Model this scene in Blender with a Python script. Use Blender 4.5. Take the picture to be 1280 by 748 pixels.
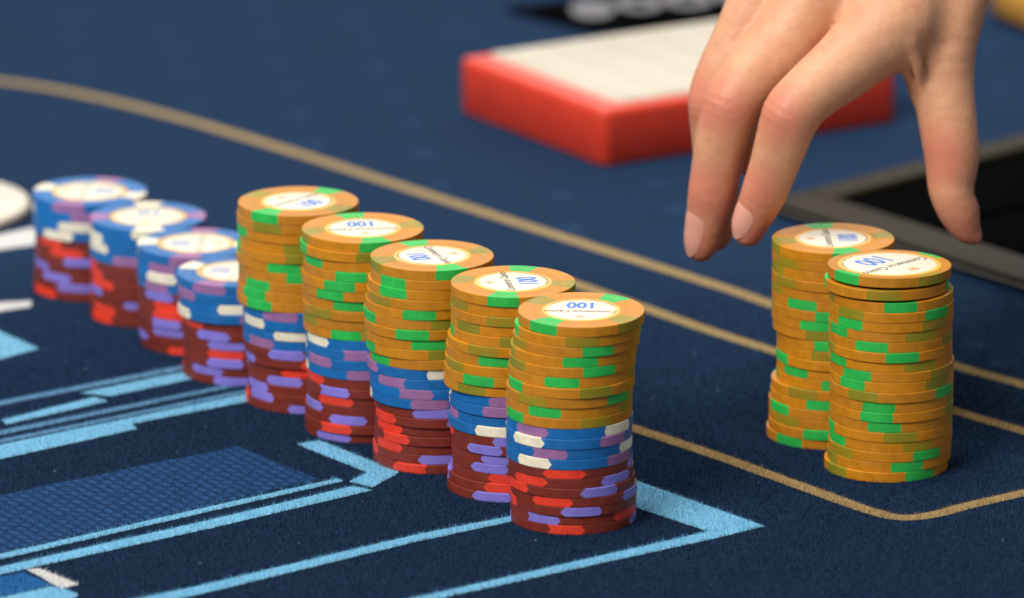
import bpy, bmesh, math, random
import numpy as np
from mathutils import Vector, Matrix

for o in list(bpy.data.objects):
    bpy.data.objects.remove(o)
SC = bpy.context.scene
COL = SC.collection
MM = 0.001
R = math.radians

# ------------------------------------------------------------------ camera
cam_data = bpy.data.cameras.new('camera')
cam = bpy.data.objects.new('camera', cam_data)
COL.objects.link(cam)
cam.location = (0.0, -2.74194, 0.73983)
cam.rotation_euler = (R(90 - 15.1), 0, 0)
cam_data.sensor_width = 36.0
cam_data.lens = 296.2
cam_data.clip_start = 0.05
cam_data.clip_end = 60
cam_data.dof.use_dof = True
cam_data.dof.focus_distance = 2.600
cam_data.dof.aperture_fstop = 10.3
SC.camera = cam

# ------------------------------------------------------------------ room light
world = bpy.data.worlds.new('World')
SC.world = world
world.use_nodes = True
bg = world.node_tree.nodes['Background']
bg.inputs['Color'].default_value = (1.0, 0.95, 0.88, 1)
bg.inputs['Strength'].default_value = 0.30

def area(name, loc, target, sx, sy, power, col):
    l = bpy.data.lights.new(name, 'AREA')
    l.shape = 'RECTANGLE'; l.size = sx; l.size_y = sy; l.energy = power; l.color = col
    o = bpy.data.objects.new(name, l)
    COL.objects.link(o)
    o.location = loc
    o.rotation_euler = (Vector(target) - Vector(loc)).to_track_quat('-Z', 'Y').to_euler()
    return o
area('ceiling_light', (-1.5, -2.1, 2.2), (0, -0.1, 0), 1.5, 1.1, 108, (1.0, 0.95, 0.88))
area('ceiling_light', (-0.25, -0.1, 2.3), (0, 0.0, 0), 0.9, 0.9, 37, (1.0, 0.95, 0.88))
area('ceiling_light', (0.6, 4.2, 2.5), (0, 0.0, 0), 3.2, 1.8, 52, (1.0, 0.95, 0.90))

vs = SC.view_settings
vs.view_transform = 'Standard'
vs.look = 'None'
vs.exposure = 0.0
vs.gamma = 1.0
vs.use_curve_mapping = False

# ------------------------------------------------------------------ measured layout, millimetres on the table
STACKS = {
 'S1': [
  ('o','A',-38.8,21.14,-257.94), ('o','B',4.3,20.17,-257.82), ('o','A',19.6,19.69,-257.76), ('o','A',5.8,18.84,-257.62),
  ('o','A',25.5,18.48,-257.82), ('o','A',-9.5,18.24,-257.64), ('o','B',23,18.24,-258.53), ('o','B',-38,17.64,-258.09),
  ('o','A',-23.8,17.52,-257.62), ('o','B',27,17.53,-257.91), ('b','B',-39.6,17.90,-257.66), ('b','A',-43,17.54,-258.45),
  ('b','B',-20,17.54,-258.09), ('b','A',-36,17.55,-258.31), ('r','A',-5.3,17.68,-258.02), ('r','A',-42,18.05,-257.98),
  ('r','B',27,18.42,-258.55), ('r','A',-21.4,19.04,-258.34), ('r','B',7.6,18.93,-258.28), ('r','B',-31,18.81,-257.64),
  ('r','A',-8.7,18.81,-257.79),
 ],
 'S2': [
  ('o','A',-9.8,0.34,-223.16), ('o','B',-62,0.34,-222.52), ('o','B',-9,0.34,-223.18), ('o','B',-48,0.34,-222.70),
  ('o','B',3,0.34,-223.19), ('o','B',-26.5,-0.66,-223.32), ('o','A',-13,-1.15,-222.45), ('o','B',-60,-1.40,-223.11),
  ('o','A',-28,-1.65,-223.10), ('o','B',-35,-1.90,-222.34), ('b','B',-5,0.09,-222.45), ('b','B',-10,-0.16,-223.03),
  ('b','B',-78,0.09,-222.36), ('b','A',-16.7,-0.41,-222.78), ('r','B',0,0.09,-222.64), ('r','B',-29,0.58,-223.11),
  ('r','B',-11.8,0.58,-222.38), ('r','B',-23.4,0.58,-222.63), ('r','A',-4,0.33,-222.35), ('r','A',-5,-0.66,-222.42),
  ('r','B',-16,-0.91,-223.02),
 ],
 'S3': [
  ('o','A',19.7,-25.02,-191.38), ('o','A',-40.5,-25.03,-191.57), ('o','A',-37.6,-25.79,-191.59), ('o','B',-53,-26.17,-191.67),
  ('o','A',-7,-26.68,-191.44), ('o','A',-69,-27.19,-191.14), ('o','A',-12.4,-27.08,-191.74), ('o','A',3,-27.09,-191.06),
  ('o','A',-73,-26.59,-191.40), ('o','A',-57,-25.47,-191.43), ('b','B',-73,-26.23,-190.92), ('b','B',-38.6,-25.61,-191.26),
  ('b','B',-15.8,-25.37,-191.42), ('b','B',-2,-25.25,-191.26), ('r','B',-3,-23.87,-191.04), ('r','A',-60,-23.75,-191.68),
  ('r','A',-53,-23.76,-190.76), ('r','A',-44,-23.77,-191.72), ('r','A',-51,-24.03,-190.99), ('r','B',5,-24.41,-190.90),
  ('r','A',-22,-24.42,-191.72),
 ],
 'S4': [
  ('o','A',14,-47.34,-157.19), ('o','A',-78,-47.84,-157.62), ('o','A',-58.5,-46.84,-157.40), ('o','A',-12,-46.98,-157.97),
  ('o','A',-22,-47.50,-157.93), ('o','A',-34,-47.14,-157.80), ('o','A',-12.5,-47.15,-157.03), ('o','B',-45,-47.29,-157.78),
  ('o','B',-65,-47.18,-157.23), ('o','A',-17,-47.07,-157.05), ('b','A',-56,-46.32,-157.04), ('b','B',-6.5,-46.21,-157.64),
  ('b','B',-52,-46.35,-157.63), ('b','B',0,-46.24,-157.46), ('r','A',-64,-45.99,-157.21), ('r','B',-35,-45.88,-157.87),
  ('r','A',-32.5,-46.02,-157.23), ('r','B',-65,-46.29,-157.18), ('r','B',-16.5,-46.68,-157.12), ('r','A',-30.7,-46.70,-157.94),
  ('r','B',-33,-46.58,-157.04),
 ],
 'S5': [
  ('o','A',-34.5,-68.60,-123.43), ('o','B',-29,-69.01,-123.18), ('o','A',-72,-68.90,-122.91), ('o','B',2,-68.53,-122.60),
  ('o','B',5,-68.94,-123.18), ('o','A',-11,-69.35,-122.60), ('o','A',5.5,-68.60,-122.98), ('o','A',-43,-68.62,-123.21),
  ('o','A',-46.6,-69.03,-123.21), ('o','A',-39.5,-69.18,-123.35), ('b','B',-21,-67.39,-123.44), ('b','A',-56,-67.29,-123.37),
  ('b','A',-10,-67.31,-122.83), ('b','B',-46,-67.33,-122.53), ('r','B',-16,-67.09,-123.36), ('r','B',-74,-66.46,-123.47),
  ('r','A',-5,-65.96,-122.54), ('r','B',-22,-65.85,-122.99), ('r','B',-59,-65.74,-123.12), ('r','B',-52,-65.76,-123.29),
  ('r','B',3,-66.56,-122.93),
 ],
 'S6': [
  ('b','B',-26,-89.84,-89.70), ('b','B',-60,-89.86,-90.07), ('b','A',0,-89.37,-90.11), ('b','A',-68,-89.66,-90.47),
  ('r','A',-59,-87.98,-89.61), ('r','B',-30,-87.88,-90.50), ('r','B',-14,-87.90,-90.03), ('r','A',-15,-87.93,-89.69),
  ('r','B',-16,-87.82,-90.40), ('r','B',-37,-87.85,-89.80), ('r','B',-8,-88.26,-89.58),
 ],
 'S7': [
  ('b','B',-8,-104.31,-53.54), ('b','B',-33,-104.34,-53.39), ('b','A',-36,-104.37,-54.07), ('b','B',-41,-104.27,-53.74),
  ('r','B',-41,-103.91,-54.02), ('r','A',-25,-104.20,-53.33), ('r','A',-26,-104.36,-53.88), ('r','B',-31,-104.52,-53.72),
  ('r','B',-27,-104.29,-53.17), ('r','B',-75,-104.05,-53.32), ('r','A',-11,-103.55,-53.20),
 ],
 'S8': [
  ('b','A',3,-121.53,-18.25), ('b','A',-67,-121.56,-18.22), ('b','A',-59,-121.87,-17.98), ('b','B',-16,-121.90,-18.23),
  ('r','A',-80,-121.40,-18.42), ('r','A',-70,-121.43,-18.30), ('r','A',-55,-121.47,-18.56), ('r','A',20,-121.50,-18.33),
  ('r','B',-4,-121.53,-17.72), ('r','A',-50,-121.97,-17.75), ('r','A',-54,-122.00,-18.08),
 ],
 'S9': [
  ('b','B',-20,-142.57,15.30), ('b','B',0,-142.61,15.14), ('b','A',-13,-142.52,14.89), ('b','A',-34,-142.43,15.07),
  ('r','A',-48,-141.92,15.58), ('r','A',-25.5,-141.96,15.67), ('r','B',-10,-141.86,15.16), ('r','B',-65,-142.04,15.59),
  ('r','B',-37,-142.21,15.58), ('r','B',-15,-142.39,15.50), ('r','A',-55,-142.70,15.47),
 ],
 'R1': [
  ('o','A',-48,117.78,-200.65), ('o','B',-5,116.94,-201.04), ('o','A',6,118.48,-200.70), ('o','B',-44,118.52,-201.13),
  ('o','A',-46,118.56,-200.92), ('o','B',27.6,118.34,-200.64), ('o','A',-20.5,118.38,-200.72), ('o','A',9,118.34,-201.11),
  ('o','B',26.4,118.46,-200.46), ('o','A',-38,119.00,-200.76), ('o','A',-43.7,118.91,-200.83), ('o','B',-30.6,118.82,-201.39),
  ('o','A',-15,118.86,-200.86), ('o','A',-17,118.90,-201.16), ('o','A',-8.5,118.81,-200.73), ('o','B',6.7,118.72,-200.94),
  ('o','B',24.4,118.76,-200.59), ('o','A',35.5,118.54,-200.76), ('o','A',15,118.33,-200.61), ('o','A',32,117.36,-201.06),
 ],
 'R2': [
  ('o','A',12.5,101.58,-164.60), ('o','B',-53,101.61,-164.51), ('o','B',-72,101.69,-164.42), ('o','B',-54,101.62,-164.90),
  ('o','B',-74,101.60,-164.40), ('o','A',-33.4,101.63,-164.38), ('o','A',-2.5,101.67,-164.56), ('o','A',-18,101.70,-164.27),
  ('o','B',-14,101.98,-164.29), ('o','A',-10,103.28,-164.73), ('o','B',-12,103.32,-164.72), ('o','A',-72,103.22,-165.08),
  ('o','A',-47,103.38,-164.41), ('o','A',-1,103.29,-164.31), ('o','B',-31.5,101.67,-164.77), ('o','A',-10,101.44,-164.56),
  ('o','A',-60,100.97,-164.53), ('o','B',-47,101.00,-164.52), ('o','A',-12,100.90,-165.07), ('o','A',-42,100.30,-164.47),
 ],
}
FELT_POLYGONS = {
 'light': [
  [(30.1,-207.8), (39.2,-218.5), (77.5,-267.7), (62.1,-280.5), (-20.7,-342.2), (-61.2,-372.5), (-61.4,-366.2), (-22.7,-337.3), (59.9,-273.3), (37.8,-247.0), (32.3,-234.4)],
  [(-128.1,-355.0), (-95.7,-331.6), (-29.3,-276.7), (0.0,-256.6), (39.8,-227.4), (39.7,-234.4), (0.0,-262.6), (-29.2,-284.3), (-95.4,-340.6), (-127.6,-364.6)],
  [(-68.2,-177.1), (-61.2,-172.5), (-35.3,-208.7), (-43.3,-225.6), (-50.9,-219.4), (-45.3,-209.2)],
  [(-291.0,-423.0), (-154.4,-310.7), (-93.4,-261.3), (-49.8,-224.3), (-43.3,-228.7), (-93.1,-270.7), (-153.9,-318.5), (-290.3,-428.5)],
  [(-292.3,-411.1), (-155.2,-297.3), (-93.9,-247.0), (-54.7,-215.9), (-52.4,-218.5), (-93.7,-252.3), (-154.8,-302.8), (-292.0,-414.1)],
  [(-137.6,-330.8), (-133.7,-333.2), (-129.3,-338.9), (-130.1,-343.0), (-151.6,-358.2), (-274.0,-451.6), (-276.4,-429.7), (-152.5,-342.2)],
  [(-139.8,-117.3), (-106.6,-91.3), (-91.8,-79.6), (-89.7,-88.4), (-104.7,-101.0), (-129.6,-121.1)],
  [(-163.3,-149.4), (-134.9,-122.1), (-130.3,-127.3), (-161.5,-154.5)],
  [(-301.6,-288.5), (-162.2,-178.0), (-85.9,-118.3), (-72.8,-107.7), (-72.5,-116.3), (-85.7,-127.8), (-121.4,-154.0), (-119.6,-159.6), (-161.2,-194.4), (-299.4,-308.6)],
  [(-355.3,209.0), (-170.2,-41.8), (-156.0,-63.3), (-168.1,-76.6), (-309.9,-193.9)],
 ],
 'dim': [
  [(-307.0,-241.4), (-165.2,-126.8), (-107.2,-83.3), (-92.1,-71.7), (-91.9,-76.6), (-107.0,-88.4), (-164.9,-132.0), (-306.4,-246.2)],
  [(-303.4,-273.3), (-163.1,-161.5), (-95.3,-109.6), (-80.8,-98.1), (-80.7,-101.9), (-95.2,-113.5), (-162.8,-166.5), (-302.5,-280.5)],
  [(-302.3,-282.6), (-162.5,-171.6), (-86.3,-113.5), (-76.7,-105.8), (-76.6,-109.2), (-86.2,-116.8), (-162.3,-175.9), (-301.7,-288.1)],
 ],
 'mid': [
  [(-277.8,-417.0), (-153.8,-321.0), (-147.1,-316.0), (-137.5,-329.2), (-152.6,-341.4), (-275.7,-435.9)],
 ],
 'hatch': [
  [(-295.7,-340.6), (-158.9,-234.4), (-142.9,-221.2), (-132.3,-214.1), (-109.3,-195.3), (-96.0,-187.1), (-87.1,-178.9), (-60.5,-216.7), (-93.9,-245.7), (-155.3,-295.3), (-288.3,-406.0)],
 ],
 'white': [
  [(-146.3,-313.2), (-142.2,-312.2), (-129.6,-328.4), (-134.7,-332.8)],
  [(-352.8,-70.0), (-172.3,-4.7), (-161.7,-2.6), (-161.5,-10.3), (-171.6,-16.5), (-351.2,-83.0)],
  [(-355.5,-48.1), (-177.6,85.8), (-157.7,102.9), (-156.5,79.8), (-164.7,72.1), (-176.4,65.1), (-352.7,-70.5)],
 ],
}
TAN_LINES = [
 ([(-426.2,424.6), (-227.9,329.2), (-190.9,311.4), (-169.3,298.8), (-144.6,277.6), (-118.5,250.5), (-92.8,220.3), (-66.0,187.2), (-39.7,153.6), (-11.2,117.9), (16.6,83.0), (70.5,15.6), (86.4,-6.2), (116.8,-46.9), (145.1,-84.5), (166.3,-107.7), (195.2,-140.0), (342.0,-303.9)], 3.0),
 ([(37.8,-157.7), (30.7,-148.4), (21.9,-137.2), (12.9,-123.0), (5.7,-105.8), (0.5,-81.5), (-2.1,-56.9), (-2.7,-31.7), (-0.8,-6.2), (4.1,16.7), (10.3,26.1), (16.3,25.1), (20.4,20.9), (44.1,-11.3), (64.9,-39.8), (86.2,-66.3), (114.6,-101.9), (141.9,-138.1), (163.1,-162.4), (191.4,-194.4), (337.4,-359.0)], 2.9),
 ([(37.8,-157.7), (64.8,-190.7), (89.5,-223.8), (107.9,-248.4), (111.5,-252.3), (114.5,-255.7), (117.6,-257.9), (121.3,-258.7), (125.0,-257.9), (129.3,-255.7), (134.4,-251.8), (140.9,-245.7), (159.0,-231.8), (190.5,-207.8), (365.6,-74.7)], 2.9),
]
FAINT_DASHES = [(-171.0,418.7), (-167.0,381.3), (-160.4,329.2), (-133.0,391.9), (-127.7,357.6), (-122.8,324.1), (-116.5,276.4), (-98.1,432.2), (-93.8,391.9), (-87.6,342.1), (-83.3,301.3), (-78.1,259.1), (-70.1,215.6), (-60.0,411.9), (-54.7,373.4), (-49.8,331.8), (-42.9,288.8), (-36.8,245.7), (-31.7,201.3), (-25.3,157.0), (-21.4,398.5), (17.0,139.9), (20.9,95.1), (51.1,157.0), (57.6,120.7), (69.2,78.7), (152.3,-56.9), (160.5,-81.5), (181.9,365.5), (181.4,301.3), (172.2,78.7)]
HAND = {
 'index': [(74.99, -152.0, 63.13, 4.83), (75.98, -152.0, 66.81, 5.97), (79.95, -153.0, 75.72, 7.11), (83.6, -155.0, 87.48, 7.98), (88.25, -156.0, 102.07, 9.23), (94.08, -154.0, 108.87, 9.48), (106.44, -146.0, 117.09, 11.15), (120.43, -136.0, 127.75, 13.72)],
 'middle': [(60.3, -140.0, 54.98, 4.85), (61.3, -140.0, 59.2, 6.26), (64.0, -141.0, 72.64, 7.65), (65.93, -142.0, 86.82, 8.27), (69.64, -142.0, 101.5, 9.15), (74.75, -139.0, 109.14, 9.92), (87.66, -130.0, 120.06, 11.98), (102.58, -120.0, 143.12, 14.03)],
 'ring': [(66.05, -124.0, 53.69, 4.11), (66.03, -124.0, 57.67, 5.4), (65.94, -124.0, 70.4, 6.93), (65.08, -124.0, 84.95, 7.43), (64.21, -125.0, 98.38, 7.67), (66.48, -124.0, 107.08, 8.18), (75.42, -120.0, 123.47, 9.46), (88.3, -110.0, 148.71, 12.54)],
 'pinky': [(75.84, -108.0, 74.3, 3.87), (75.55, -108.0, 78.28, 5.16), (74.19, -108.0, 88.91, 6.18), (73.26, -109.0, 107.69, 6.94), (74.0, -108.0, 115.37, 7.19), (78.37, -104.0, 130.26, 8.48), (83.55, -98.0, 147.33, 10.8)],
 'thumb': [(147.53, -142.0, 58.41, 2.42), (144.68, -142.0, 61.31, 4.34), (142.3, -142.0, 67.11, 6.38), (140.19, -142.0, 72.9, 7.01), (139.8, -141.0, 77.11, 7.65), (140.14, -140.0, 83.7, 8.66), (139.33, -139.0, 91.06, 9.17), (137.8, -136.0, 101.6, 9.68), (136.34, -133.0, 108.21, 10.96), (135.66, -128.0, 120.11, 12.75), (140.61, -116.0, 138.27, 13.81), (146.55, -104.0, 160.48, 14.86)],
 'm_index': [(120.43, -136.0, 127.75, 13.72), (132.87, -114.0, 150.91, 13.8), (148.34, -80.0, 177.63, 14.96)],
 'm_middle': [(102.58, -120.0, 143.12, 14.03), (120.49, -102.0, 161.35, 13.84), (143.53, -72.0, 181.22, 15.0)],
 'm_ring': [(88.3, -110.0, 148.71, 12.03), (110.68, -90.0, 163.98, 12.87), (140.04, -64.0, 182.19, 14.52)],
 'm_pinky': [(83.55, -98.0, 147.33, 10.8), (105.98, -78.0, 164.02, 11.89), (137.74, -58.0, 182.27, 13.51)],
 'web': [(122.68, -132.0, 124.2, 8.14), (129.98, -128.0, 125.35, 9.18)],
 'fold_a': [(121.75, -148.0, 122.25, 2.28), (124.54, -144.0, 115.57, 1.78), (127.45, -138.0, 107.33, 1.27)],
 'fold_b': [(125.52, -148.0, 124.33, 2.28), (128.49, -146.0, 116.57, 1.9), (130.12, -141.0, 106.22, 1.27)],
 'forearm': [(144.85, -72.0, 179.9, 20.69), (155.91, -30.0, 199.16, 24.89), (174.51, 50.0, 235.11, 31.68)],
}


# ------------------------------------------------------------------ helpers
def s2l(c):
    return tuple(((v / 255 / 12.92) if v / 255 <= 0.04045 else ((v / 255 + 0.055) / 1.055) ** 2.4) for v in c)

def new_mat(name):
    m = bpy.data.materials.new(name)
    m.use_nodes = True
    nt = m.node_tree
    return m, nt, nt.nodes['Principled BSDF']

def node(nt, kind, **kw):
    n = nt.nodes.new(kind)
    for k, v in kw.items():
        setattr(n, k, v)
    return n

def mix_rgb(nt, fac, a, b):
    n = nt.nodes.new('ShaderNodeMix'); n.data_type = 'RGBA'
    for sock, v in ((n.inputs[0], fac), (n.inputs[6], a), (n.inputs[7], b)):
        if hasattr(v, 'is_output'):
            nt.links.new(v, sock)
        elif isinstance(v, (int, float)):
            sock.default_value = v
        else:
            sock.default_value = (*v, 1)
    return n.outputs[2]

def noise(nt, scale, detail=3, rough=0.6, coord='Object'):
    tc = node(nt, 'ShaderNodeTexCoord')
    n = node(nt, 'ShaderNodeTexNoise')
    n.inputs['Scale'].default_value = scale
    n.inputs['Detail'].default_value = detail
    n.inputs['Roughness'].default_value = rough
    nt.links.new(tc.outputs[coord], n.inputs['Vector'])
    return n.outputs['Fac']

def ramp(nt, fac, lo, hi, a=0.0, b=1.0):
    n = node(nt, 'ShaderNodeMapRange')
    n.inputs['From Min'].default_value = lo; n.inputs['From Max'].default_value = hi
    n.inputs['To Min'].default_value = a; n.inputs['To Max'].default_value = b
    nt.links.new(fac, n.inputs['Value'])
    return n.outputs['Result']

def bump(nt, bsdf, height, strength, dist):
    b = node(nt, 'ShaderNodeBump')
    b.inputs['Strength'].default_value = strength
    b.inputs['Distance'].default_value = dist
    nt.links.new(height, b.inputs['Height'])
    nt.links.new(b.outputs['Normal'], bsdf.inputs['Normal'])

def plain(name, rgb, rough=0.5, spec=0.5, var=0.12, nscale=400, bstr=0.15, bdist=0.0001, dark=None):
    m, nt, b = new_mat(name)
    n = noise(nt, nscale)
    f = ramp(nt, n, 0.3, 0.7)
    lo = tuple(c * (1 - var) for c in rgb) if dark is None else dark
    hi = tuple(min(1, c * (1 + var)) for c in rgb)
    nt.links.new(mix_rgb(nt, f, lo, hi), b.inputs['Base Color'])
    b.inputs['Roughness'].default_value = rough
    b.inputs['Specular IOR Level'].default_value = spec
    if bstr:
        bump(nt, b, n, bstr, bdist)
    return m

def link(name, me, parent=None, mat=None):
    o = bpy.data.objects.new(name, me)
    COL.objects.link(o)
    if parent is not None:
        o.parent = parent
    if mat is not None and me is not None and len(me.materials) == 0:
        me.materials.append(mat)
    return o

def tag(o, label=None, cat=None, group=None, kind=None):
    if label: o['label'] = label
    if cat: o['category'] = cat
    if group: o['group'] = group
    if kind: o['kind'] = kind
    return o

def empty(name, loc=(0, 0, 0)):
    o = bpy.data.objects.new(name, None)
    o.empty_display_size = 0.01
    o.location = loc
    COL.objects.link(o)
    return o

def mesh(name, verts, faces, smooth=False, angle=None):
    me = bpy.data.meshes.new(name)
    me.from_pydata([tuple(v) for v in verts], [], faces)
    me.update()
    if smooth:
        me.polygons.foreach_set('use_smooth', [True] * len(me.polygons))
        if angle:
            me.set_sharp_from_angle(angle=R(angle))
    return me

def tri_mesh(name, V, T, smooth=False):
    me = bpy.data.meshes.new(name)
    me.vertices.add(len(V)); me.vertices.foreach_set('co', np.asarray(V, np.float32).ravel())
    k = T.shape[1]
    me.loops.add(T.size); me.loops.foreach_set('vertex_index', T.astype(np.int32).ravel())
    me.polygons.add(len(T))
    me.polygons.foreach_set('loop_start', np.arange(0, T.size, k, dtype=np.int32))
    me.update(calc_edges=True)
    if smooth:
        me.polygons.foreach_set('use_smooth', np.ones(len(T), bool))
    me.validate()
    return me

def rounded_slab(name, outline, z0, z1, rad, seg=4):
    """prism over a counter-clockwise outline (metres) whose top edge is rounded over by rad"""
    n = len(outline); pts = [Vector((x, y)) for x, y in outline]
    nrm = []
    for i in range(n):
        a = (pts[i] - pts[i - 1]).normalized(); b = (pts[(i + 1) % n] - pts[i]).normalized()
        t = (a + b).normalized(); c = max(0.3, math.cos(a.angle(b) / 2)) if a.length and b.length else 1
        nrm.append(Vector((t.y, -t.x)) / c)
    rings = [(0.0 - rad * 0.4, z0), (0.0, z0 + rad * 0.4)]
    for k in range(seg + 1):
        a = k / seg * math.pi / 2
        rings.append((-rad * (1 - math.cos(a)), z1 - rad + rad * math.sin(a)))
    V, F = [], []
    for off, z in rings:
        for p, q in zip(pts, nrm):
            w = p + q * off
            V.append((w.x, w.y, z))
    m = len(rings)
    for k in range(m - 1):
        for i in range(n):
            j = (i + 1) % n
            F.append((k * n + i, k * n + j, (k + 1) * n + j, (k + 1) * n + i))
    F.append(tuple(range((m - 1) * n, m * n)))
    F.append(tuple(reversed(range(n))))
    return mesh(name, V, F, True, 50)

def round_corners(poly, rad, seg=6):
    out = []; n = len(poly)
    for i in range(n):
        p = Vector(poly[i]); a = (Vector(poly[i - 1]) - p).normalized(); b = (Vector(poly[(i + 1) % n]) - p).normalized()
        ang = a.angle(b); d = rad / math.tan(ang / 2)
        c = p + (a + b).normalized() * (rad / math.sin(ang / 2))
        s = p + a * d - c; e = p + b * d - c
        for k in range(seg + 1):
            v = (s * (1 - k / seg) + e * (k / seg))
            v = v.normalized() * rad
            out.append(tuple(c + v))
    return out

# ------------------------------------------------------------------ felt
def felt_material(name, rgb, sheen=0.42, hatch=False):
    m, nt, b = new_mat(name)
    n1 = noise(nt, 900, 4, 0.7)
    n2 = noise(nt, 22, 3, 0.55)
    base = mix_rgb(nt, ramp(nt, n1, 0.3, 0.7), tuple(c * 0.62 for c in rgb), tuple(c * 1.38 for c in rgb))
    base = mix_rgb(nt, ramp(nt, n2, 0.3, 0.7, 0.0, 0.5), base, tuple(c * 0.72 for c in rgb))
    if hatch:
        tc = node(nt, 'ShaderNodeTexCoord')
        mp = node(nt, 'ShaderNodeMapping')
        mp.inputs['Rotation'].default_value = (0, 0, R(59))
        nt.links.new(tc.outputs['Object'], mp.inputs['Vector'])
        w = node(nt, 'ShaderNodeTexBrick')
        w.offset = 0.5
        for k, v in (('Scale', 1.0), ('Mortar Size', 0.0012), ('Mortar Smooth', 0.9), ('Brick Width', 0.0056), ('Row Height', 0.0036)):
            w.inputs[k].default_value = v
        w.inputs['Color1'].default_value = (1, 1, 1, 1); w.inputs['Color2'].default_value = (0.75, 0.75, 0.75, 1); w.inputs['Mortar'].default_value = (0, 0, 0, 1)
        nt.links.new(mp.outputs['Vector'], w.inputs['Vector'])
        base = mix_rgb(nt, w.outputs['Color'], tuple(c * 0.16 for c in rgb), base)
    nt.links.new(base, b.inputs['Base Color'])
    b.inputs['Roughness'].default_value = 0.95
    b.inputs['Specular IOR Level'].default_value = 0.02
    b.inputs['Sheen Weight'].default_value = sheen
    b.inputs['Sheen Roughness'].default_value = 0.5
    b.inputs['Sheen Tint'].default_value = (*[min(1, 0.03 + c * 5) for c in rgb], 1)
    bump(nt, b, n1, 0.6, 0.0006)
    return m

FELT_RGB = {
    'navy': (0.0090, 0.0240, 0.058), 'light': (0.16, 0.46, 0.70), 'dim': (0.10, 0.25, 0.46),
    'mid': (0.02, 0.11, 0.33), 'hatch': (0.015, 0.055, 0.155), 'white': (0.64, 0.65, 0.66),
    'tan': (0.305, 0.20, 0.092), 'faint': (0.0115, 0.036, 0.084)}
FM = {k: felt_material('felt_' + k, v, hatch=(k == 'hatch')) for k, v in FELT_RGB.items()}

tb = round_corners([(-1.1, -1.15), (1.1, -1.15), (1.1, 1.05), (-1.1, 1.05)], 0.35, 10)
table = link('table_felt', rounded_slab('table_felt', tb, -0.035, 0.0, 0.004), None, FM['navy'])
tag(table, kind='structure')

rng = random.Random(11)
def ragged(poly, step=0.55, amp=0.16, closed=True):
    out = []; n = len(poly)
    for i in range(n):
        a = Vector(poly[i]); b = Vector(poly[(i + 1) % n])
        L = (b - a).length; k = max(1, int(L / step)); t = (b - a).normalized(); q = Vector((-t.y, t.x))
        for j in range(k):
            p = a.lerp(b, j / k)
            if j: p = p + q * rng.gauss(0, amp)
            out.append((p.x, p.y))
    return out

REG = []           # (kind, polygon in mm) used again for the nap
LINE_LABEL = {'light': 'light blue printed felt line', 'dim': 'thin dusty blue printed felt line', 'mid': 'mid blue printed felt patch',
              'hatch': 'dark blue hatched felt panel', 'white': 'white printed felt band', 'tan': 'tan printed betting line'}
def marking(kind, poly, z, name='felt_line'):
    REG.append((kind, np.array(poly)))
    pr = ragged(poly)
    vs_ = [Vector((x, y, 0)) for x, y in pr]
    from mathutils.geometry import tessellate_polygon
    F = tessellate_polygon([vs_])
    me = mesh(name, [(x * MM, y * MM, z * MM) for x, y in pr], [tuple(f) for f in F])
    bm = bmesh.new(); bm.from_mesh(me)
    for f in bm.faces:
        if f.normal.z < 0: f.normal_flip()
    bm.to_mesh(me); bm.free()
    o = link(name, me, table, FM[kind])
    o['label'] = LINE_LABEL[kind]
    return o

zz = 0.05
for kind in ('hatch', 'mid', 'dim', 'white', 'light'):
    for poly in FELT_POLYGONS[kind]:
        zz += 0.006
        marking(kind, poly, zz, {'hatch': 'felt_panel', 'mid': 'felt_patch'}.get(kind, 'felt_line'))

def catmull(pts, n=8):
    out = []
    P = [Vector(p) for p in pts]
    P = [P[0] * 2 - P[1]] + P + [P[-1] * 2 - P[-2]]
    for i in range(1, len(P) - 2):
        a, b, c, d = P[i - 1:i + 3]
        for k in range(n):
            t = k / n
            out.append(0.5 * ((2 * b) + (c - a) * t + (2 * a - 5 * b + 4 * c - d) * t * t + (3 * b - a - 3 * c + d) * t ** 3))
    out.append(P[-2])
    return out

for pts, hw in TAN_LINES:
    c = catmull(pts)
    L, Rr = [], []
    for i, p in enumerate(c):
        t = (c[min(i + 1, len(c) - 1)] - c[max(i - 1, 0)]).normalized()
        q = Vector((-t.y, t.x)) * hw
        L.append(tuple(p + q)); Rr.append(tuple(p - q))
    zz += 0.006
    # build as a strip of quads with ragged sides so that bends stay clean
    poly = L + Rr[::-1]
    REG.append(('tan', np.array(poly)))
    def fine(side):
        out = []
        for a, b in zip(side, side[1:]):
            a = Vector(a); b = Vector(b); t = (b - a).normalized(); q = Vector((-t.y, t.x)); k = 12
            for j in range(k):
                w = a.lerp(b, j / k) + q * rng.gauss(0, 0.14)
                out.append((w.x * MM, w.y * MM, zz * MM))
        out.append((side[-1][0] * MM, side[-1][1] * MM, zz * MM))
        return out
    A, B = fine(L), fine(Rr)
    n = len(A)
    me = mesh('felt_line', A + B, [(i, n + i, n + i + 1, i + 1) for i in range(n - 1)])
    o = link('felt_line', me, table, FM['tan']); o['label'] = LINE_LABEL['tan']

def star(cx, cy, r1, r2, n, z, ph=0.3):
    return [(cx + (r1 if k % 2 == 0 else r2) * math.cos(ph + k * math.pi / n), cy + (r1 if k % 2 == 0 else r2) * math.sin(ph + k * math.pi / n), z) for k in range(2 * n)]
for (x, y) in FAINT_DASHES:
    V = star(x, y, 5.5 * rng.uniform(.8, 1.2), 3.6, 6, 0.05, rng.random())
    o = link('felt_dash', mesh('felt_dash', [(a * MM, b * MM, c * MM) for a, b, c in V], [tuple(range(12))]), table, FM['faint'])

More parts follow.
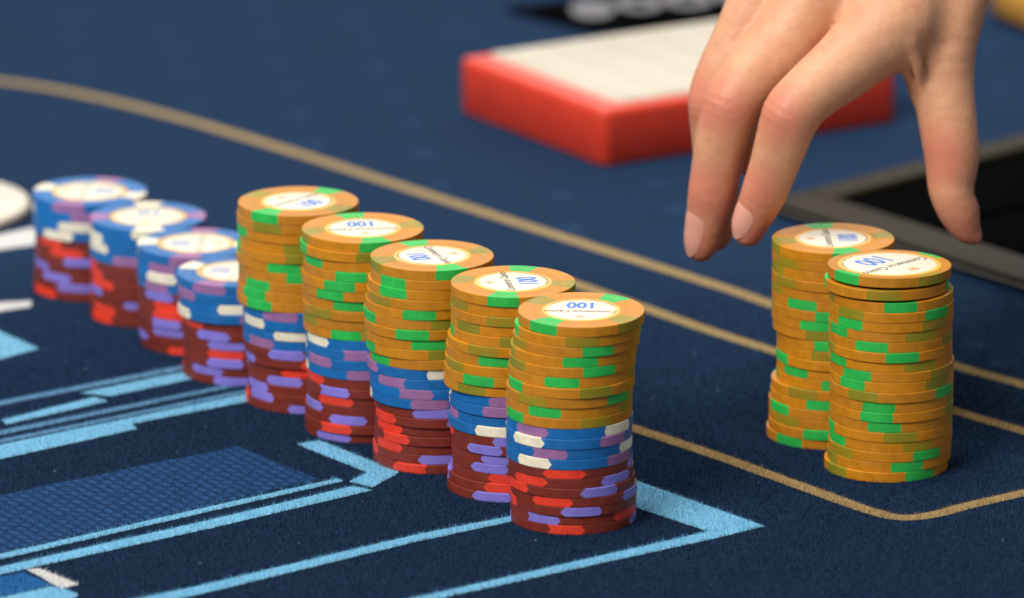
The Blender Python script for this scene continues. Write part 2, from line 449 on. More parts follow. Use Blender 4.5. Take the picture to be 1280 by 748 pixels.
# the nap: loose wool fibres standing on the cloth in the sharp part of the picture
def inside(px, py, poly):
    x0, y0 = poly[:, 0], poly[:, 1]
    x1, y1 = np.roll(x0, -1), np.roll(y0, -1)
    res = np.zeros(len(px), bool)
    for a, b, c, d in zip(x0, y0, x1, y1):
        if b == d: continue
        cond = (b > py) != (d > py)
        res ^= cond & (px < (c - a) * (py - b) / (d - b) + a)
    return res

nr = np.random.default_rng(4)
N = 760000
fy = nr.uniform(-365, 60, N * 2)
keep = nr.random(N * 2) < np.clip((60 - fy) / 220, 0, 1)
fy = fy[keep][:N]
fx = nr.uniform(-1, 1, len(fy)) * (166 + (fy + 342) * 0.06)
ok = np.ones(len(fy), bool)
for k, chips in STACKS.items():
    bx_, by_ = chips[-1][3], chips[-1][4]
    ok &= (fx - bx_) ** 2 + (fy - by_) ** 2 > 19.6 ** 2
fx, fy = fx[ok], fy[ok]
kindid = np.zeros(len(fx), int)
names = ['navy', 'light', 'dim', 'mid', 'hatch', 'white', 'tan']
for kind, poly in REG:
    lo = poly.min(0); hi = poly.max(0)
    sel = np.where((fx > lo[0]) & (fx < hi[0]) & (fy > lo[1]) & (fy < hi[1]))[0]
    if len(sel):
        kindid[sel[inside(fx[sel], fy[sel], poly)]] = names.index(kind)
def fibre_material(kind):
    m, nt, b = new_mat('nap_' + kind)
    at = node(nt, 'ShaderNodeAttribute', attribute_name='tint')
    rgb = FELT_RGB[kind]
    lo, hi = (0.5, 1.75) if kind in ('navy', 'hatch') else (0.7, 1.2)
    nt.links.new(mix_rgb(nt, at.outputs['Fac'], tuple(c * lo for c in rgb), tuple(min(.9, c * hi) for c in rgb)), b.inputs['Base Color'])
    b.inputs['Roughness'].default_value = 0.9
    b.inputs['Specular IOR Level'].default_value = 0.05
    return m
for ki, kind in enumerate(names):
    s = np.where(kindid == ki)[0]
    if kind == 'hatch': s = s[::4]
    if not len(s): continue
    x, y = fx[s], fy[s]; n = len(s)
    az = nr.uniform(0, 2 * np.pi, n); el = np.radians(nr.uniform(22, 78, n)); L = nr.uniform(0.55, 1.55, n)
    long_ = nr.random(n) < 0.06
    L[long_] *= 1.75
    w = nr.uniform(0.045, 0.085, n)
    dx, dy = np.cos(az), np.sin(az)
    V = np.zeros((n, 3, 3), np.float32)
    V[:, 0] = np.stack([x - dy * w, y + dx * w, np.full(n, 0.02)], 1)
    V[:, 1] = np.stack([x + dy * w, y - dx * w, np.full(n, 0.02)], 1)
    V[:, 2] = np.stack([x + dx * np.cos(el) * L, y + dy * np.cos(el) * L, 0.02 + np.sin(el) * L], 1)
    me = tri_mesh('felt_nap', V.reshape(-1, 3) * MM, np.arange(3 * n).reshape(-1, 3))
    att = me.attributes.new('tint', 'FLOAT', 'POINT')
    att.data.foreach_set('value', np.repeat(nr.random(n) ** 1.6, 3).astype(np.float32))
    o = link('felt_nap', me, table, fibre_material(kind))
    tag(o, kind='stuff')
# a little lint lying about on the cloth
lint_mat = plain('lint', (0.45, 0.46, 0.5), 0.9, 0.2)
LV = []; LF = []
for k in range(70):
    x = rng.uniform(-160, 160); y = rng.uniform(-345, -60); a = rng.uniform(0, 6.28); l = rng.uniform(0.25, 0.7); w = 0.10
    i = len(LV); c, s_ = math.cos(a), math.sin(a)
    LV += [((x - s_ * w) * MM, (y + c * w) * MM, 0.0006), ((x + s_ * w) * MM, (y - c * w) * MM, 0.0006), ((x + c * l) * MM, (y + s_ * l) * MM, 0.0010)]
    LF.append((i, i + 1, i + 2))
tag(link('lint', mesh('lint', LV, LF), table, lint_mat), kind='stuff')

# ------------------------------------------------------------------ poker chips
RAD = 19.35
THICK = {'o': 3.22, 'b': 3.22, 'r': 2.97}
def clay(name, rgb, soft=None):
    m, nt, b = new_mat(name)
    n = noise(nt, 260, 4, 0.65)
    n2 = noise(nt, 1800, 2, 0.5)
    base = mix_rgb(nt, ramp(nt, n, 0.3, 0.7), tuple(c * 0.88 for c in rgb), tuple(min(1, c * 1.1) for c in rgb))
    if soft:
        base = mix_rgb(nt, ramp(nt, noise(nt, 170, 3, 0.6), 0.50, 0.80, 0, 0.6), base, soft)
    oi = node(nt, 'ShaderNodeObjectInfo')
    hs = node(nt, 'ShaderNodeHueSaturation')
    nt.links.new(ramp(nt, oi.outputs['Random'], 0, 1, 0.92, 1.06), hs.inputs['Value'])
    nt.links.new(ramp(nt, oi.outputs['Random'], 0, 1, 0.985, 1.0), hs.inputs['Saturation'])
    nt.links.new(base, hs.inputs['Color'])
    grime = ramp(nt, noise(nt, 480, 5, 0.75), 0.56, 0.72, 0, 0.5)
    base = mix_rgb(nt, grime, hs.outputs['Color'], tuple(c * 0.45 + 0.01 for c in rgb))
    nt.links.new(base, b.inputs['Base Color'])
    nt.links.new(ramp(nt, n, 0.3, 0.7, 0.40, 0.58), b.inputs['Roughness'])
    b.inputs['Specular IOR Level'].default_value = 0.42
    bump(nt, b, n2, 0.22, 0.00012)
    return m
ORANGE = (0.55, 0.216, 0.004)
CM = {
    'o': clay('orange_clay', ORANGE), 'oA': clay('green_clay', (0.022, 0.47, 0.075)), 'oB': clay('olive_clay', (0.265, 0.235, 0.012), ORANGE),
    'b': clay('blue_clay', (0.005, 0.14, 0.44)), 'bA': clay('cream_clay', (0.84, 0.77, 0.60)), 'bB': clay('mauve_clay', (0.32, 0.145, 0.345)),
    'r': clay('maroon_clay', (0.19, 0.025, 0.014)), 'rA': clay('red_clay', (0.78, 0.045, 0.018)), 'rB': clay('violet_clay', (0.225, 0.19, 0.68))}
SPOT_LABEL = {'oA': 'bright green edge spot', 'oB': 'olive edge spot', 'bA': 'cream edge spot', 'bB': 'mauve edge spot', 'rA': 'bright red edge spot', 'rB': 'violet edge spot'}

def chip_meshes(colour, variant, inlay_r):
    h = THICK[colour]
    rr = random.Random(hash((ord(colour), variant, 7)) & 0xffff)
    e = 0.22
    ir = inlay_r
    prof = [(0, h - 0.10), (ir, h - 0.10), (ir + 0.12, h), (max(ir + 0.6, 14.2), h), (max(ir + 0.75, 14.35), h - 0.05), (max(ir + 0.9, 14.5), h),
            (17.2, h), (RAD - e - 0.12, h), (RAD - e, h), (RAD - e * 0.3, h - e * 0.3), (RAD, h - e), (RAD, h - e - 0.1), (RAD, h * 0.72), (RAD, h * 0.5), (RAD, h * 0.28),
            (RAD, e + 0.1), (RAD, e), (RAD - e * 0.3, e * 0.3), (RAD - e, 0), (13.4, 0), (0, 0)]
    s0, s1 = (2 if ir < 14 else 5), len(prof) - 2      # rows between which a spot lies
    half = 15.2 if colour == 'o' else 15.8
    arrow = {'o': 1.1, 'b': 3.4, 'r': 4.6}[colour]
    cols = []                                          # (theta, spot index or -1 for the strip that starts here, edge sign)
    ends = {}
    for q in range(4):
        c = q * 90
        for sgn in (-1, 1):
            ends[(q, sgn)] = (rr.uniform(-0.7, 0.7), arrow * rr.uniform(0.55, 1.35) * (1 if rr.random() < 0.82 else -0.7), rr.uniform(-.5, .5))
        for k in range(9):
            cols.append((c - half + 2 * half * k / 8, q if k < 8 else -1, (q, -1) if k == 0 else ((q, 1) if k == 8 else None)))
        a = c + half; b = c + 90 - half
        for k in range(1, 13):
            cols.append((a + (b - a) * k / 13, -1, None))
    nC, nR = len(cols), len(prof)
    V = []
    for (th, sp, ed) in cols:
        for i, (r, z) in enumerate(prof):
            t = th
            if ed:
                shift, ar, jag = ends[ed]
                w = max(0.0, 1 - abs(z - h * 0.5) / (h * 0.5)) if r > RAD - 0.23 else 0.0
                t += shift * 0.6 + ed[1] * (ar * w) + jag * 0.5 * math.sin(i * 2.3)
                if r < 17.5: t += -ed[1] * 1.2
            t = R(t - 90)
            V.append((r * math.cos(t) * MM, r * math.sin(t) * MM, z * MM))
    body, spots = [], [[], [], [], []]
    for j in range(nC):
        k = (j + 1) % nC
        for i in range(nR - 1):
            a, b, c, d = j * nR + i, j * nR + i + 1, k * nR + i + 1, k * nR + i
            if i == 0: f = (a, b, c)
            elif i == nR - 2: f = (a, b, d)
            else: f = (a, b, c, d)
            if cols[j][1] >= 0 and s0 <= i < s1: spots[cols[j][1]].append(f)
            else: body.append(f)
    def sub(name, F):
        ids = sorted({v for f in F for v in f}); mp = {v: n for n, v in enumerate(ids)}
        return mesh(name, [V[v] for v in ids], [tuple(mp[v] for v in f) for f in F], True, 28)
    out = [sub('body', body)] + [sub('edge_spot', f) for f in spots]
    for me in out:                                     # weld the pole so that shading stays clean
        bm = bmesh.new(); bm.from_mesh(me); bmesh.ops.remove_doubles(bm, verts=bm.verts, dist=1e-7); bm.to_mesh(me); bm.free()
        me.polygons.foreach_set('use_smooth', [True] * len(me.polygons)); me.set_sharp_from_angle(angle=R(28))
    out[0].materials.append(CM[colour])
    for q in range(4):
        out[1 + q].materials.append(CM[colour + ('A' if q % 2 == 0 else 'B')])
    return out

LIB = {}
def chip_lib(colour, variant, ir):
    if (colour, variant, ir) not in LIB:
        LIB[(colour, variant, ir)] = chip_meshes(colour, variant, ir)
    return LIB[(colour, variant, ir)]

def text_mesh(body, size, shear=0.0, offset=0.0, xscale=1.0):
    c = bpy.data.curves.new('lettering', 'FONT')
    c.body = body; c.size = size; c.align_x = 'CENTER'; c.align_y = 'CENTER'; c.shear = shear; c.offset = offset; c.resolution_u = 4
    o = bpy.data.objects.new('lettering_source', c); COL.objects.link(o)
    dg = bpy.context.evaluated_depsgraph_get(); dg.update()
    me = bpy.data.meshes.new_from_object(o.evaluated_get(dg))
    bpy.data.objects.remove(o)
    for v in me.vertices: v.co.x *= xscale
    me.materials.clear()
    return me

INK_BLUE = plain('blue_ink', (0.08, 0.22, 0.64), 0.6, 0.2, 0.05, 300, 0)
INK_PALE = plain('pale_blue_ink', (0.22, 0.33, 0.62), 0.6, 0.2, 0.05, 300, 0)
INK_DARK = plain('dark_ink', (0.10, 0.075, 0.055), 0.6, 0.2, 0.05, 300, 0)
INK_GREY = plain('grey_ink', (0.48, 0.45, 0.40), 0.5, 0.4, 0.05, 300, 0)
INK_STAR = plain('orange_ink', (0.85, 0.36, 0.16), 0.5, 0.4, 0.05, 300, 0)
def inlay_material(name, rad, gold):
    m, nt, b = new_mat(name)
    tc = node(nt, 'ShaderNodeTexCoord'); ln = node(nt, 'ShaderNodeVectorMath', operation='LENGTH')
    nt.links.new(tc.outputs['Object'], ln.inputs[0])
    n = noise(nt, 300)
    f = ramp(nt, ln.outputs['Value'], (rad - 2.1) * MM, (rad - 0.8) * MM)
    cream = mix_rgb(nt, n, (0.71, 0.66, 0.53), (0.77, 0.72, 0.60))
    nt.links.new(mix_rgb(nt, f, cream, gold), b.inputs['Base Color'])
    b.inputs['Roughness'].default_value = 0.42
    b.inputs['Specular IOR Level'].default_value = 0.4
    return m
def disc(name, r, z, t, n=72):
    V = [(0, 0, z + t)] + [((r - .08 * (k == 2)) * math.cos(2 * math.pi * i / n) * MM * 1.0, (r - .08 * (k == 2)) * math.sin(2 * math.pi * i / n) * MM, (z, z + t - .00002, z + t)[k]) for k in range(3) for i in range(n)]
    F = []
    for i in range(n):
        j = (i + 1) % n
        F += [(1 + i, 1 + j, 1 + n + j, 1 + n + i), (1 + n + i, 1 + n + j, 1 + 2 * n + j, 1 + 2 * n + i), (0, 1 + 2 * n + i, 1 + 2 * n + j)]
    return mesh(name, V, F, True, 40)

INLAY = {}
def inlay_lib(kind, rad):
    if (kind, rad) in INLAY: return INLAY[(kind, rad)]
    k = rad / 12.1
    gold = (0.86, 0.46, 0.06) if kind == 'o' else (0.72, 0.42, 0.035)
    d = {'disc': disc('inlay', rad, 0, 0.00006)}
    d['disc'].materials.append(inlay_material('inlay_paper_' + kind + str(int(rad)), rad, gold))
    d['num'] = text_mesh('100' if kind == 'o' else '10', 8.6 * MM * k, 0, 0.00030, 0.72 if kind == 'o' else 0.9); d['num'].materials.append(INK_BLUE if kind == 'o' else INK_PALE)
    d['script'] = text_mesh('Commerce Casino', 3.7 * MM * k, 0.35, 0.00004, 0.80); d['script'].materials.append(INK_DARK if kind == 'o' else INK_GREY)
    d['small'] = text_mesh('- - - - - - - - - -', 1.3 * MM * k, 0, 0, 0.9); d['small'].materials.append(INK_GREY)
    V = star(0, 0, 1.9 * k, 0.75 * k, 5, 0, math.pi / 2)
    d['star'] = mesh('emblem', [(a * MM * 1.2, b * MM, 0) for a, b, _ in V], [tuple(range(10))]); d['star'].materials.append(INK_STAR)
    # little radial ticks that stand for the fine print along the inlay's rim
    TV, TF = [], []
    rr = random.Random(8)
    for i in range(46):
        if i % 11 in (0,): continue
        a = math.pi * (1.12 + 0.76 * i / 45); w = 0.011 * rr.uniform(.5, 1.1); r0, r1 = (rad - 1.75 * rr.uniform(.97, 1.05)), rad - 1.05
        n0 = len(TV)
        TV += [(r * math.cos(a + s * w) * MM, r * math.sin(a + s * w) * MM, 0) for r, s in ((r0, -1), (r1, -1), (r1, 1), (r0, 1))]
        TF.append((n0, n0 + 1, n0 + 2, n0 + 3))
    d['rim'] = mesh('rim_print', TV, TF); d['rim'].materials.append(INK_DARK)
    INLAY[(kind, rad)] = d
    return d

def add_inlay(chip, colour, down, big):
    rad = 16.2 if big else (12.1 if colour == 'o' else 12.9)
    d = inlay_lib(colour, rad); k = rad / 12.1
    top = THICK[colour] * MM
    i = link('inlay', d['disc'], chip); i['label'] = 'cream printed centre inlay with golden rim'
    i.location = (0, 0, top - 0.00009)
    ang = math.atan2(down[1], down[0]) + math.pi / 2   # turns the label's bottom towards `down`
    i.rotation_euler = (0, 0, ang - chip.rotation_euler.z)
    z = 0.00009
    for nm, key, x, y in (('numeral', 'num', 0, -4.9), ('lettering', 'script', 0, 1.9), ('small_print', 'small', 0, -0.5), ('emblem', 'star', 0, 7.3), ('rim_print', 'rim', 0, 0)):
        if colour == 'b' and key in ('small',): continue
        o = link(nm, d[key], i); o.location = (x * MM * k, y * MM * k, z); z += 0.000004

STACK_TEXT = {
    'S1': 'the nearest tall stack of the row', 'S2': 'the second tall stack from the front', 'S3': 'the third tall stack from the front',
    'S4': 'the fourth tall stack from the front', 'S5': 'the fifth and rearmost tall stack', 'S6': 'the first short stack behind the tall ones',
    'S7': 'the second short stack behind the tall ones', 'S8': 'the third short stack behind the tall ones', 'S9': 'the farthest short stack at left',
    'R1': 'the nearer all-orange stack at right', 'R2': 'the rear all-orange stack below the hand'}
CHIP_TEXT = {'o': 'orange chip', 'b': 'blue chip', 'r': 'maroon chip'}
ORD = ['top', 'second', 'third', 'fourth', 'fifth', 'sixth', 'seventh', 'eighth', 'ninth', 'tenth', 'eleventh', 'twelfth', 'thirteenth', 'fourteenth', 'fifteenth',
       'sixteenth', 'seventeenth', 'eighteenth', 'nineteenth', 'twentieth', 'twenty-first']
DOWN = {'S1': (0.05, 1), 'S2': (1, 0.15), 'S3': (-1, -0.35), 'S4': (-0.1, 1), 'S5': (0.75, -0.65), 'S6': (-0.8, 0.3), 'S7': (-1, 0.05), 'S8': (0.1, 1), 'S9': (1, -0.1),
        'R1': (-0.75, 0.66), 'R2': (1, 0.05)}
TILT = {('S1', 0): (1.2, 0), ('R1', 0): (-1.5, 0.4), ('R1', 1): (-1.2, 0.3), ('R2', 0): (0, 0)}
for key, chips in STACKS.items():
    z = sum(THICK[c[0]] for c in chips)
    for n, (colour, sp, ang, x, y) in enumerate(chips):
        z -= THICK[colour]
        big = key == 'R1' and n == 0
        ir = 16.2 if big else (12.1 if colour == 'o' else 12.9)
        body, *spots = chip_lib(colour, 0 if big else rng.randrange(4), ir)
        lift = 0.0
        chip = empty('poker_chip', (x * MM, y * MM, (z + lift) * MM))
        # variant rotation: the measured spot sits `ang` degrees right of the point facing the camera
        a = ang + (0 if sp == 'A' else -90) + rng.choice((0, 180))
        chip.rotation_euler = (0, 0, R(a))
        if (key, n) in TILT:
            tx, ty = TILT[(key, n)]
            m = Matrix.Rotation(R(tx), 4, 'X') @ Matrix.Rotation(R(ty), 4, 'Y') @ Matrix.Rotation(R(a), 4, 'Z')
            chip.rotation_euler = m.to_euler()
            chip.location.z += abs(math.sin(R(tx))) * RAD * MM * (1.0 if n == 0 else 0.9)
            if key == 'R1' and n == 0: chip.location.z += 0.0006
        pos = 'bottom' if n == len(chips) - 1 else ORD[n]
        lab = f"{CHIP_TEXT[colour]}, {pos} of {STACK_TEXT[key]}" if pos in ('top', 'bottom') else f"{CHIP_TEXT[colour]}, {pos} from the top of {STACK_TEXT[key]}"
        tag(chip, lab, 'poker chip', 'chips in the two all-orange stacks' if key[0] == 'R' else 'chips stacked in the long row')
        link('body', body, chip)
        for q, s in enumerate(spots):
            o = link('edge_spot', s, chip); o['label'] = SPOT_LABEL[colour + 'AB'[q % 2]]
        if n == 0:
            add_inlay(chip, colour, DOWN[key], big)

# ------------------------------------------------------------------ red box with a white top
RED = plain('red_plastic', (0.70, 0.050, 0.022), 0.42, 0.5, 0.06, 120, 0.05)
bxo = round_corners([(0.0325, 0.1800), (0.1410, 0.2475), (0.0890, 0.3305), (-0.0195, 0.2630)], 0.004)
box = empty('card_box', (0, 0, 0))
tag(box, 'red slab-shaped box with a white printed top behind the hand', 'box')
link('case', rounded_slab('case', bxo, 0.0004, 0.021, 0.0022, 6), box, RED)
paper, nt, b = new_mat('white_top')
tc = node(nt, 'ShaderNodeTexCoord'); mp = node(nt, 'ShaderNodeMapping'); mp.inputs['Rotation'].default_value = (0, 0, R(-32))
nt.links.new(tc.outputs['Object'], mp.inputs['Vector'])
br = node(nt, 'ShaderNodeTexBrick'); br.offset = 0.0
for k, v in (('Scale', 1.0), ('Mortar Size', 0.0012), ('Mortar Smooth', 0.3), ('Brick Width', 0.021), ('Row Height', 0.0125)):
    br.inputs[k].default_value = v
br.inputs['Color1'].default_value = (0.57, 0.535, 0.45, 1); br.inputs['Color2'].default_value = (0.53, 0.485, 0.39, 1); br.inputs['Mortar'].default_value = (0.66, 0.625, 0.55, 1)
nt.links.new(mp.outputs['Vector'], br.inputs['Vector']); nt.links.new(br.outputs['Color'], b.inputs['Base Color'])
b.inputs['Roughness'].default_value = 0.6
def inset(poly, dn, df, dv):
    p = [Vector(q) for q in poly]; u = (p[1] - p[0]).normalized(); v = (p[3] - p[0]).normalized()
    return [tuple(p[0] + u * dn + v * dv), tuple(p[1] - u * df + v * dv), tuple(p[2] - u * df - v * df), tuple(p[3] + u * dn - v * df)]
wt = inset([(0.0325, 0.1800), (0.1410, 0.2475), (0.0890, 0.3305), (-0.0195, 0.2630)], 0.0100, 0.004, 0.0055)
link('top_sheet', rounded_slab('top_sheet', round_corners(wt, 0.004), 0.0206, 0.0222, 0.0008, 3), box, paper)['label'] = 'white printed top sheet'

# ------------------------------------------------------------------ dealer's chip tray
TRAY = plain('olive_grey_metal', (0.024, 0.019, 0.011), 0.55, 0.08, 0.1, 150, 0.05)
TRAY_RIM = plain('light_grey_metal', (0.22, 0.21, 0.19), 0.5, 0.3, 0.1, 150, 0.05)
BLACK = plain('black_plastic', (0.003, 0.003, 0.0035), 0.9, 0.0, 0.1, 150, 0.05)
tray = empty('chip_tray', (0.0, 0.0, 0))
tag(tray, 'black chip tray with olive grey metal rim behind the thumb', 'tray')
C0 = Vector((0.089, 0.1165)); U = Vector((0.700, 0.714)).normalized(); W = Vector((0.611, -0.792)).normalized()
def tq(u, w): return tuple(C0 + U * u + W * w)
LU, LW = 0.30, 0.34
def bar(name, q, z0, z1, rad, m, lab=None):
    a = sum(q[i][0] * q[(i + 1) % 4][1] - q[(i + 1) % 4][0] * q[i][1] for i in range(4))
    if a < 0: q = q[::-1]
    o = link(name, rounded_slab(name, round_corners(q, 0.0012, 2), z0, z1, rad, 3), tray, m)
    if lab: o['label'] = lab
    return o
bar('rim_bar', [tq(0, 0), tq(0.0215, 0.0), tq(0.0215, LW), tq(0, LW)], 0.0016, 0.0046, 0.0010, TRAY, 'olive grey rim bar nearest the stacks')
bar('rim_bar', [tq(0.0218, 0), tq(LU, 0), tq(LU, 0.0140), tq(0.0218, 0.0140)], 0.0016, 0.0045, 0.0010, TRAY)
bar('rim_bar', [tq(LU - 0.02, 0.0143), tq(LU, 0.0143), tq(LU, LW), tq(LU - 0.02, LW)], 0.0016, 0.0045, 0.0010, TRAY)
bar('rim_bar', [tq(0.0218, LW - 0.014), tq(LU - 0.0203, LW - 0.014), tq(LU - 0.0203, LW), tq(0.0218, LW)], 0.0016, 0.0045, 0.0010, TRAY)
bar('edge_trim', [tq(-0.0024, -0.002), tq(-0.0002, -0.002), tq(-0.0002, LW + .002), tq(-0.0024, LW + .002)], 0.0026, 0.0040, 0.0004, TRAY_RIM, 'light grey metal edge strip')
bar('tray_base', [tq(0.003, 0.003), tq(LU - .003, 0.003), tq(LU - .003, LW - .003), tq(0.003, LW - .003)], 0.0002, 0.00155, 0.0004, BLACK)
for k in range(6):
    w = 0.060 + k * 0.044
    bar('tube_divider', [tq(0.0222, w), tq(LU - 0.0206, w), tq(LU - 0.0206, w + 0.004), tq(0.0222, w + 0.004)], 0.0016, 0.0034, 0.0009, BLACK)

# ------------------------------------------------------------------ dealer button, black card, far golden bar
IVORY = plain('ivory_plastic', (0.72, 0.66, 0.56), 0.35, 0.5, 0.04, 100, 0.03)
btn = empty('dealer_button', (-0.2062, 0.116, 0.0))
tag(btn, 'round ivory white dealer button at the left edge of the picture', 'dealer button')
circ = [(0.0375 * math.cos(2 * math.pi * k / 64), 0.0375 * math.sin(2 * math.pi * k / 64)) for k in range(64)]
link('disc', rounded_slab('disc', circ, 0.0005, 0.0046, 0.0020, 5), btn, IVORY)
circ2 = [(0.83 * a, 0.83 * b_) for a, b_ in circ]
link('face', rounded_slab('face', circ2, 0.0045, 0.0049, 0.0002, 2), btn, plain('ivory_face', (0.74, 0.69, 0.60), 0.4, 0.5, 0.04, 100, 0.0))

plaque = empty('black_card', (0.0, 0.0, 0.0))
tag(plaque, 'flat black card with pale grey marks lying beyond the red box', 'card')
cq = round_corners([(-0.004, 0.426), (0.031, 0.386), (0.150, 0.430), (0.115, 0.490)], 0.003)
link('card', rounded_slab('card', cq, 0.0004, 0.0016, 0.0004, 2), plaque, BLACK)
GREY = plain('pale_grey_print', (0.17, 0.17, 0.20), 0.6, 0.4, 0.1, 90, 0.0)
def blob(cx, cy, rx, ry, hole, z):
    n = 28
    V = []; F = []
    for k in range(n):
        a = 2 * math.pi * k / n
        V.append((cx + rx * math.cos(a), cy + ry * math.sin(a), z)); V.append((cx + rx * hole * math.cos(a), cy + ry * hole * math.sin(a), z))
    for k in range(n):
        j = (k + 1) % n
        F.append((2 * k, 2 * j, 2 * j + 1, 2 * k + 1))
    return mesh('mark', V, F)
for i, (cx, cy, rx, ry, ho) in enumerate([(0.0310, 0.4225, 0.0085, 0.0150, 0.12), (0.0490, 0.4330, 0.0095, 0.0140, 0.42), (0.0680, 0.4400, 0.0098, 0.0150, 0.45), (0.0880, 0.447, 0.010, 0.013, 0.4)]):
    link('mark', blob(cx, cy, rx, ry, ho, 0.00175), plaque, GREY)['label'] = 'pale grey round mark'

GOLD = plain('golden_brown_wood', (0.42, 0.215, 0.035), 0.4, 0.5, 0.25, 60, 0.05)
gb = empty('wooden_bar', (0.186, 0.415, 0.0))
tag(gb, 'golden brown rounded bar at the top right corner', 'bar')
q = round_corners([(-0.004, 0.002), (0.012, -0.034), (0.120, -0.012), (0.104, 0.034)], 0.006)
link('bar_body', rounded_slab('bar_body', q, 0.0012, 0.016, 0.006, 6), gb, GOLD)
q2 = round_corners([(-0.002, 0.002), (0.013, -0.031), (0.117, -0.010), (0.102, 0.032)], 0.005)
link('foot', rounded_slab('foot', q2, 0.0001, 0.0012, 0.0002, 2), gb, BLACK)

# ------------------------------------------------------------------ the hand, one continuous skin
def resample(chain, n=5):
    P = [np.array(p, float) for p in chain]
    P = [2 * P[0] - P[1]] + P + [2 * P[-1] - P[-2]]
    out = []
    for i in range(1, len(P) - 2):
        a, b, c, d = P[i - 1:i + 3]
        for k in range(n):
            t = k / n
            out.append(0.5 * (2 * b + (c - a) * t + (2 * a - 5 * b + 4 * c - d) * t * t + (3 * b - a - 3 * c + d) * t ** 3))
    out.append(P[-2])
    return out
SMOOTH = {k: (resample(v, 3) if k in ('index', 'middle', 'ring', 'thumb', 'pinky') else v) for k, v in HAND.items()}

def cone_sdf(P, chain):
    d = None
    for (a, b) in zip(chain, chain[1:]):
        A = np.array(a[:3], np.float32); Bv = np.array(b[:3], np.float32); ab = Bv - A
        t = np.clip(((P - A) @ ab) / (ab @ ab), 0, 1)
        q = P - A - t[..., None] * ab
        e = np.sqrt((q * q).sum(-1)) - (a[3] + (b[3] - a[3]) * t)
        d = e if d is None else np.minimum(d, e)
    return d
def smin(a, b, k):
    h = np.clip(0.5 + 0.5 * (b - a) / k, 0, 1)
    return b + (a - b) * h - k * h * (1 - h)

def hand_sdf(P):
    palm = None
    for k in ('m_index', 'm_middle', 'm_ring', 'm_pinky'):
        e = cone_sdf(P, SMOOTH[k]); palm = e if palm is None else smin(palm, e, 9.0)
    palm = smin(palm, cone_sdf(P, SMOOTH['forearm']), 12.0)
    f = cone_sdf(P, SMOOTH['index'])
    f = smin(f, cone_sdf(P, SMOOTH['middle']), 0.4)
    f = smin(f, cone_sdf(P, SMOOTH['ring']), 0.8)
    f = smin(f, cone_sdf(P, SMOOTH['pinky']), 0.8)
    d = smin(palm, f, 6.0)
    th = smin(cone_sdf(P, SMOOTH['thumb']), cone_sdf(P, SMOOTH['web']), 7.0)
    d = smin(d, th, 5.0)
    for k in ('fold_a', 'fold_b'):
        d = smin(d, cone_sdf(P, SMOOTH[k]), 1.4)
    return d

def surface_nets(lo, hi, h):
    ax = [np.arange(l, u, h, dtype=np.float32) for l, u in zip(lo, hi)]
    G = np.stack(np.meshgrid(*ax, indexing='ij'), -1)
    D = np.empty(G.shape[:3], np.float32)
    B = 14
    for i in range(0, G.shape[0], B):
        for j in range(0, G.shape[1], B):
            for k in range(0, G.shape[2], B):
                g = G[i:i + B, j:j + B, k:k + B]
                ctr = 0.5 * (g[0, 0, 0] + g[-1, -1, -1]); rad = 0.5 * float(np.linalg.norm(g[-1, -1, -1] - g[0, 0, 0]))
                dc = float(hand_sdf(ctr[None])[0])
                D[i:i + B, j:j + B, k:k + B] = dc if abs(dc) > rad + 4 else hand_sdf(g)
    s = D < 0
    c = [(i, j, k) for i in (0, 1) for j in (0, 1) for k in (0, 1)]
    n = [m - 1 for m in D.shape]
    def sl(A, o): return A[o[0]:o[0] + n[0], o[1]:o[1] + n[1], o[2]:o[2] + n[2]]
    cnt = sum(sl(s, o).astype(np.int8) for o in c)
    act = (cnt > 0) & (cnt < 8)
    acc = np.zeros((*n, 3), np.float32); num = np.zeros(n, np.float32)
    for a in c:
        for b_ in c:
            df = [b_[q] - a[q] for q in range(3)]
            if sum(df) != 1 or min(df) < 0: continue
            da, db = sl(D, a), sl(D, b_)
            cr = (da < 0) != (db < 0)
            t = np.where(cr, da / np.where(cr, da - db, 1), 0)
            for q in range(3):
                acc[..., q] += np.where(cr, a[q] + t * df[q], 0)
            num += cr
    idx = -np.ones(n, np.int64); w = np.argwhere(act); idx[act] = np.arange(len(w))
    V = (w + acc[act] / num[act][:, None]) * h + np.array([a[0] for a in ax], np.float32)
    Q = []
    for axis in range(3):
        o = [0, 0, 0]; o[axis] = 1
        u, v = [q for q in range(3) if q != axis]
        a = s[tuple(slice(0, -1) if q == axis else slice(1, -1) for q in range(3))]
        b_ = s[tuple(slice(1, None) if q == axis else slice(1, -1) for q in range(3))]
        e = np.argwhere(a != b_)
        if not len(e): continue
        sign = a[tuple(e.T)]
        base = e.copy(); base[:, u] += 1; base[:, v] += 1
        def cell(du, dv):
            t = base.copy(); t[:, u] -= du; t[:, v] -= dv
            return idx[tuple(t.T)]
        q = np.stack([cell(1, 1), cell(0, 1), cell(0, 0), cell(1, 0)], 1)
        flip = sign if axis != 1 else ~sign
        q[~flip] = q[~flip][:, ::-1]
        Q.append(q)
    return V, np.concatenate(Q)

allp = np.array([p for c in HAND.values() for p in c])
lo = (allp[:, :3] - allp[:, 3:4]).min(0) - 3; hi = (allp[:, :3] + allp[:, 3:4]).max(0) + 3
hi[2] = min(hi[2], 235)
V, Q = surface_nets(lo, hi, 1.05)

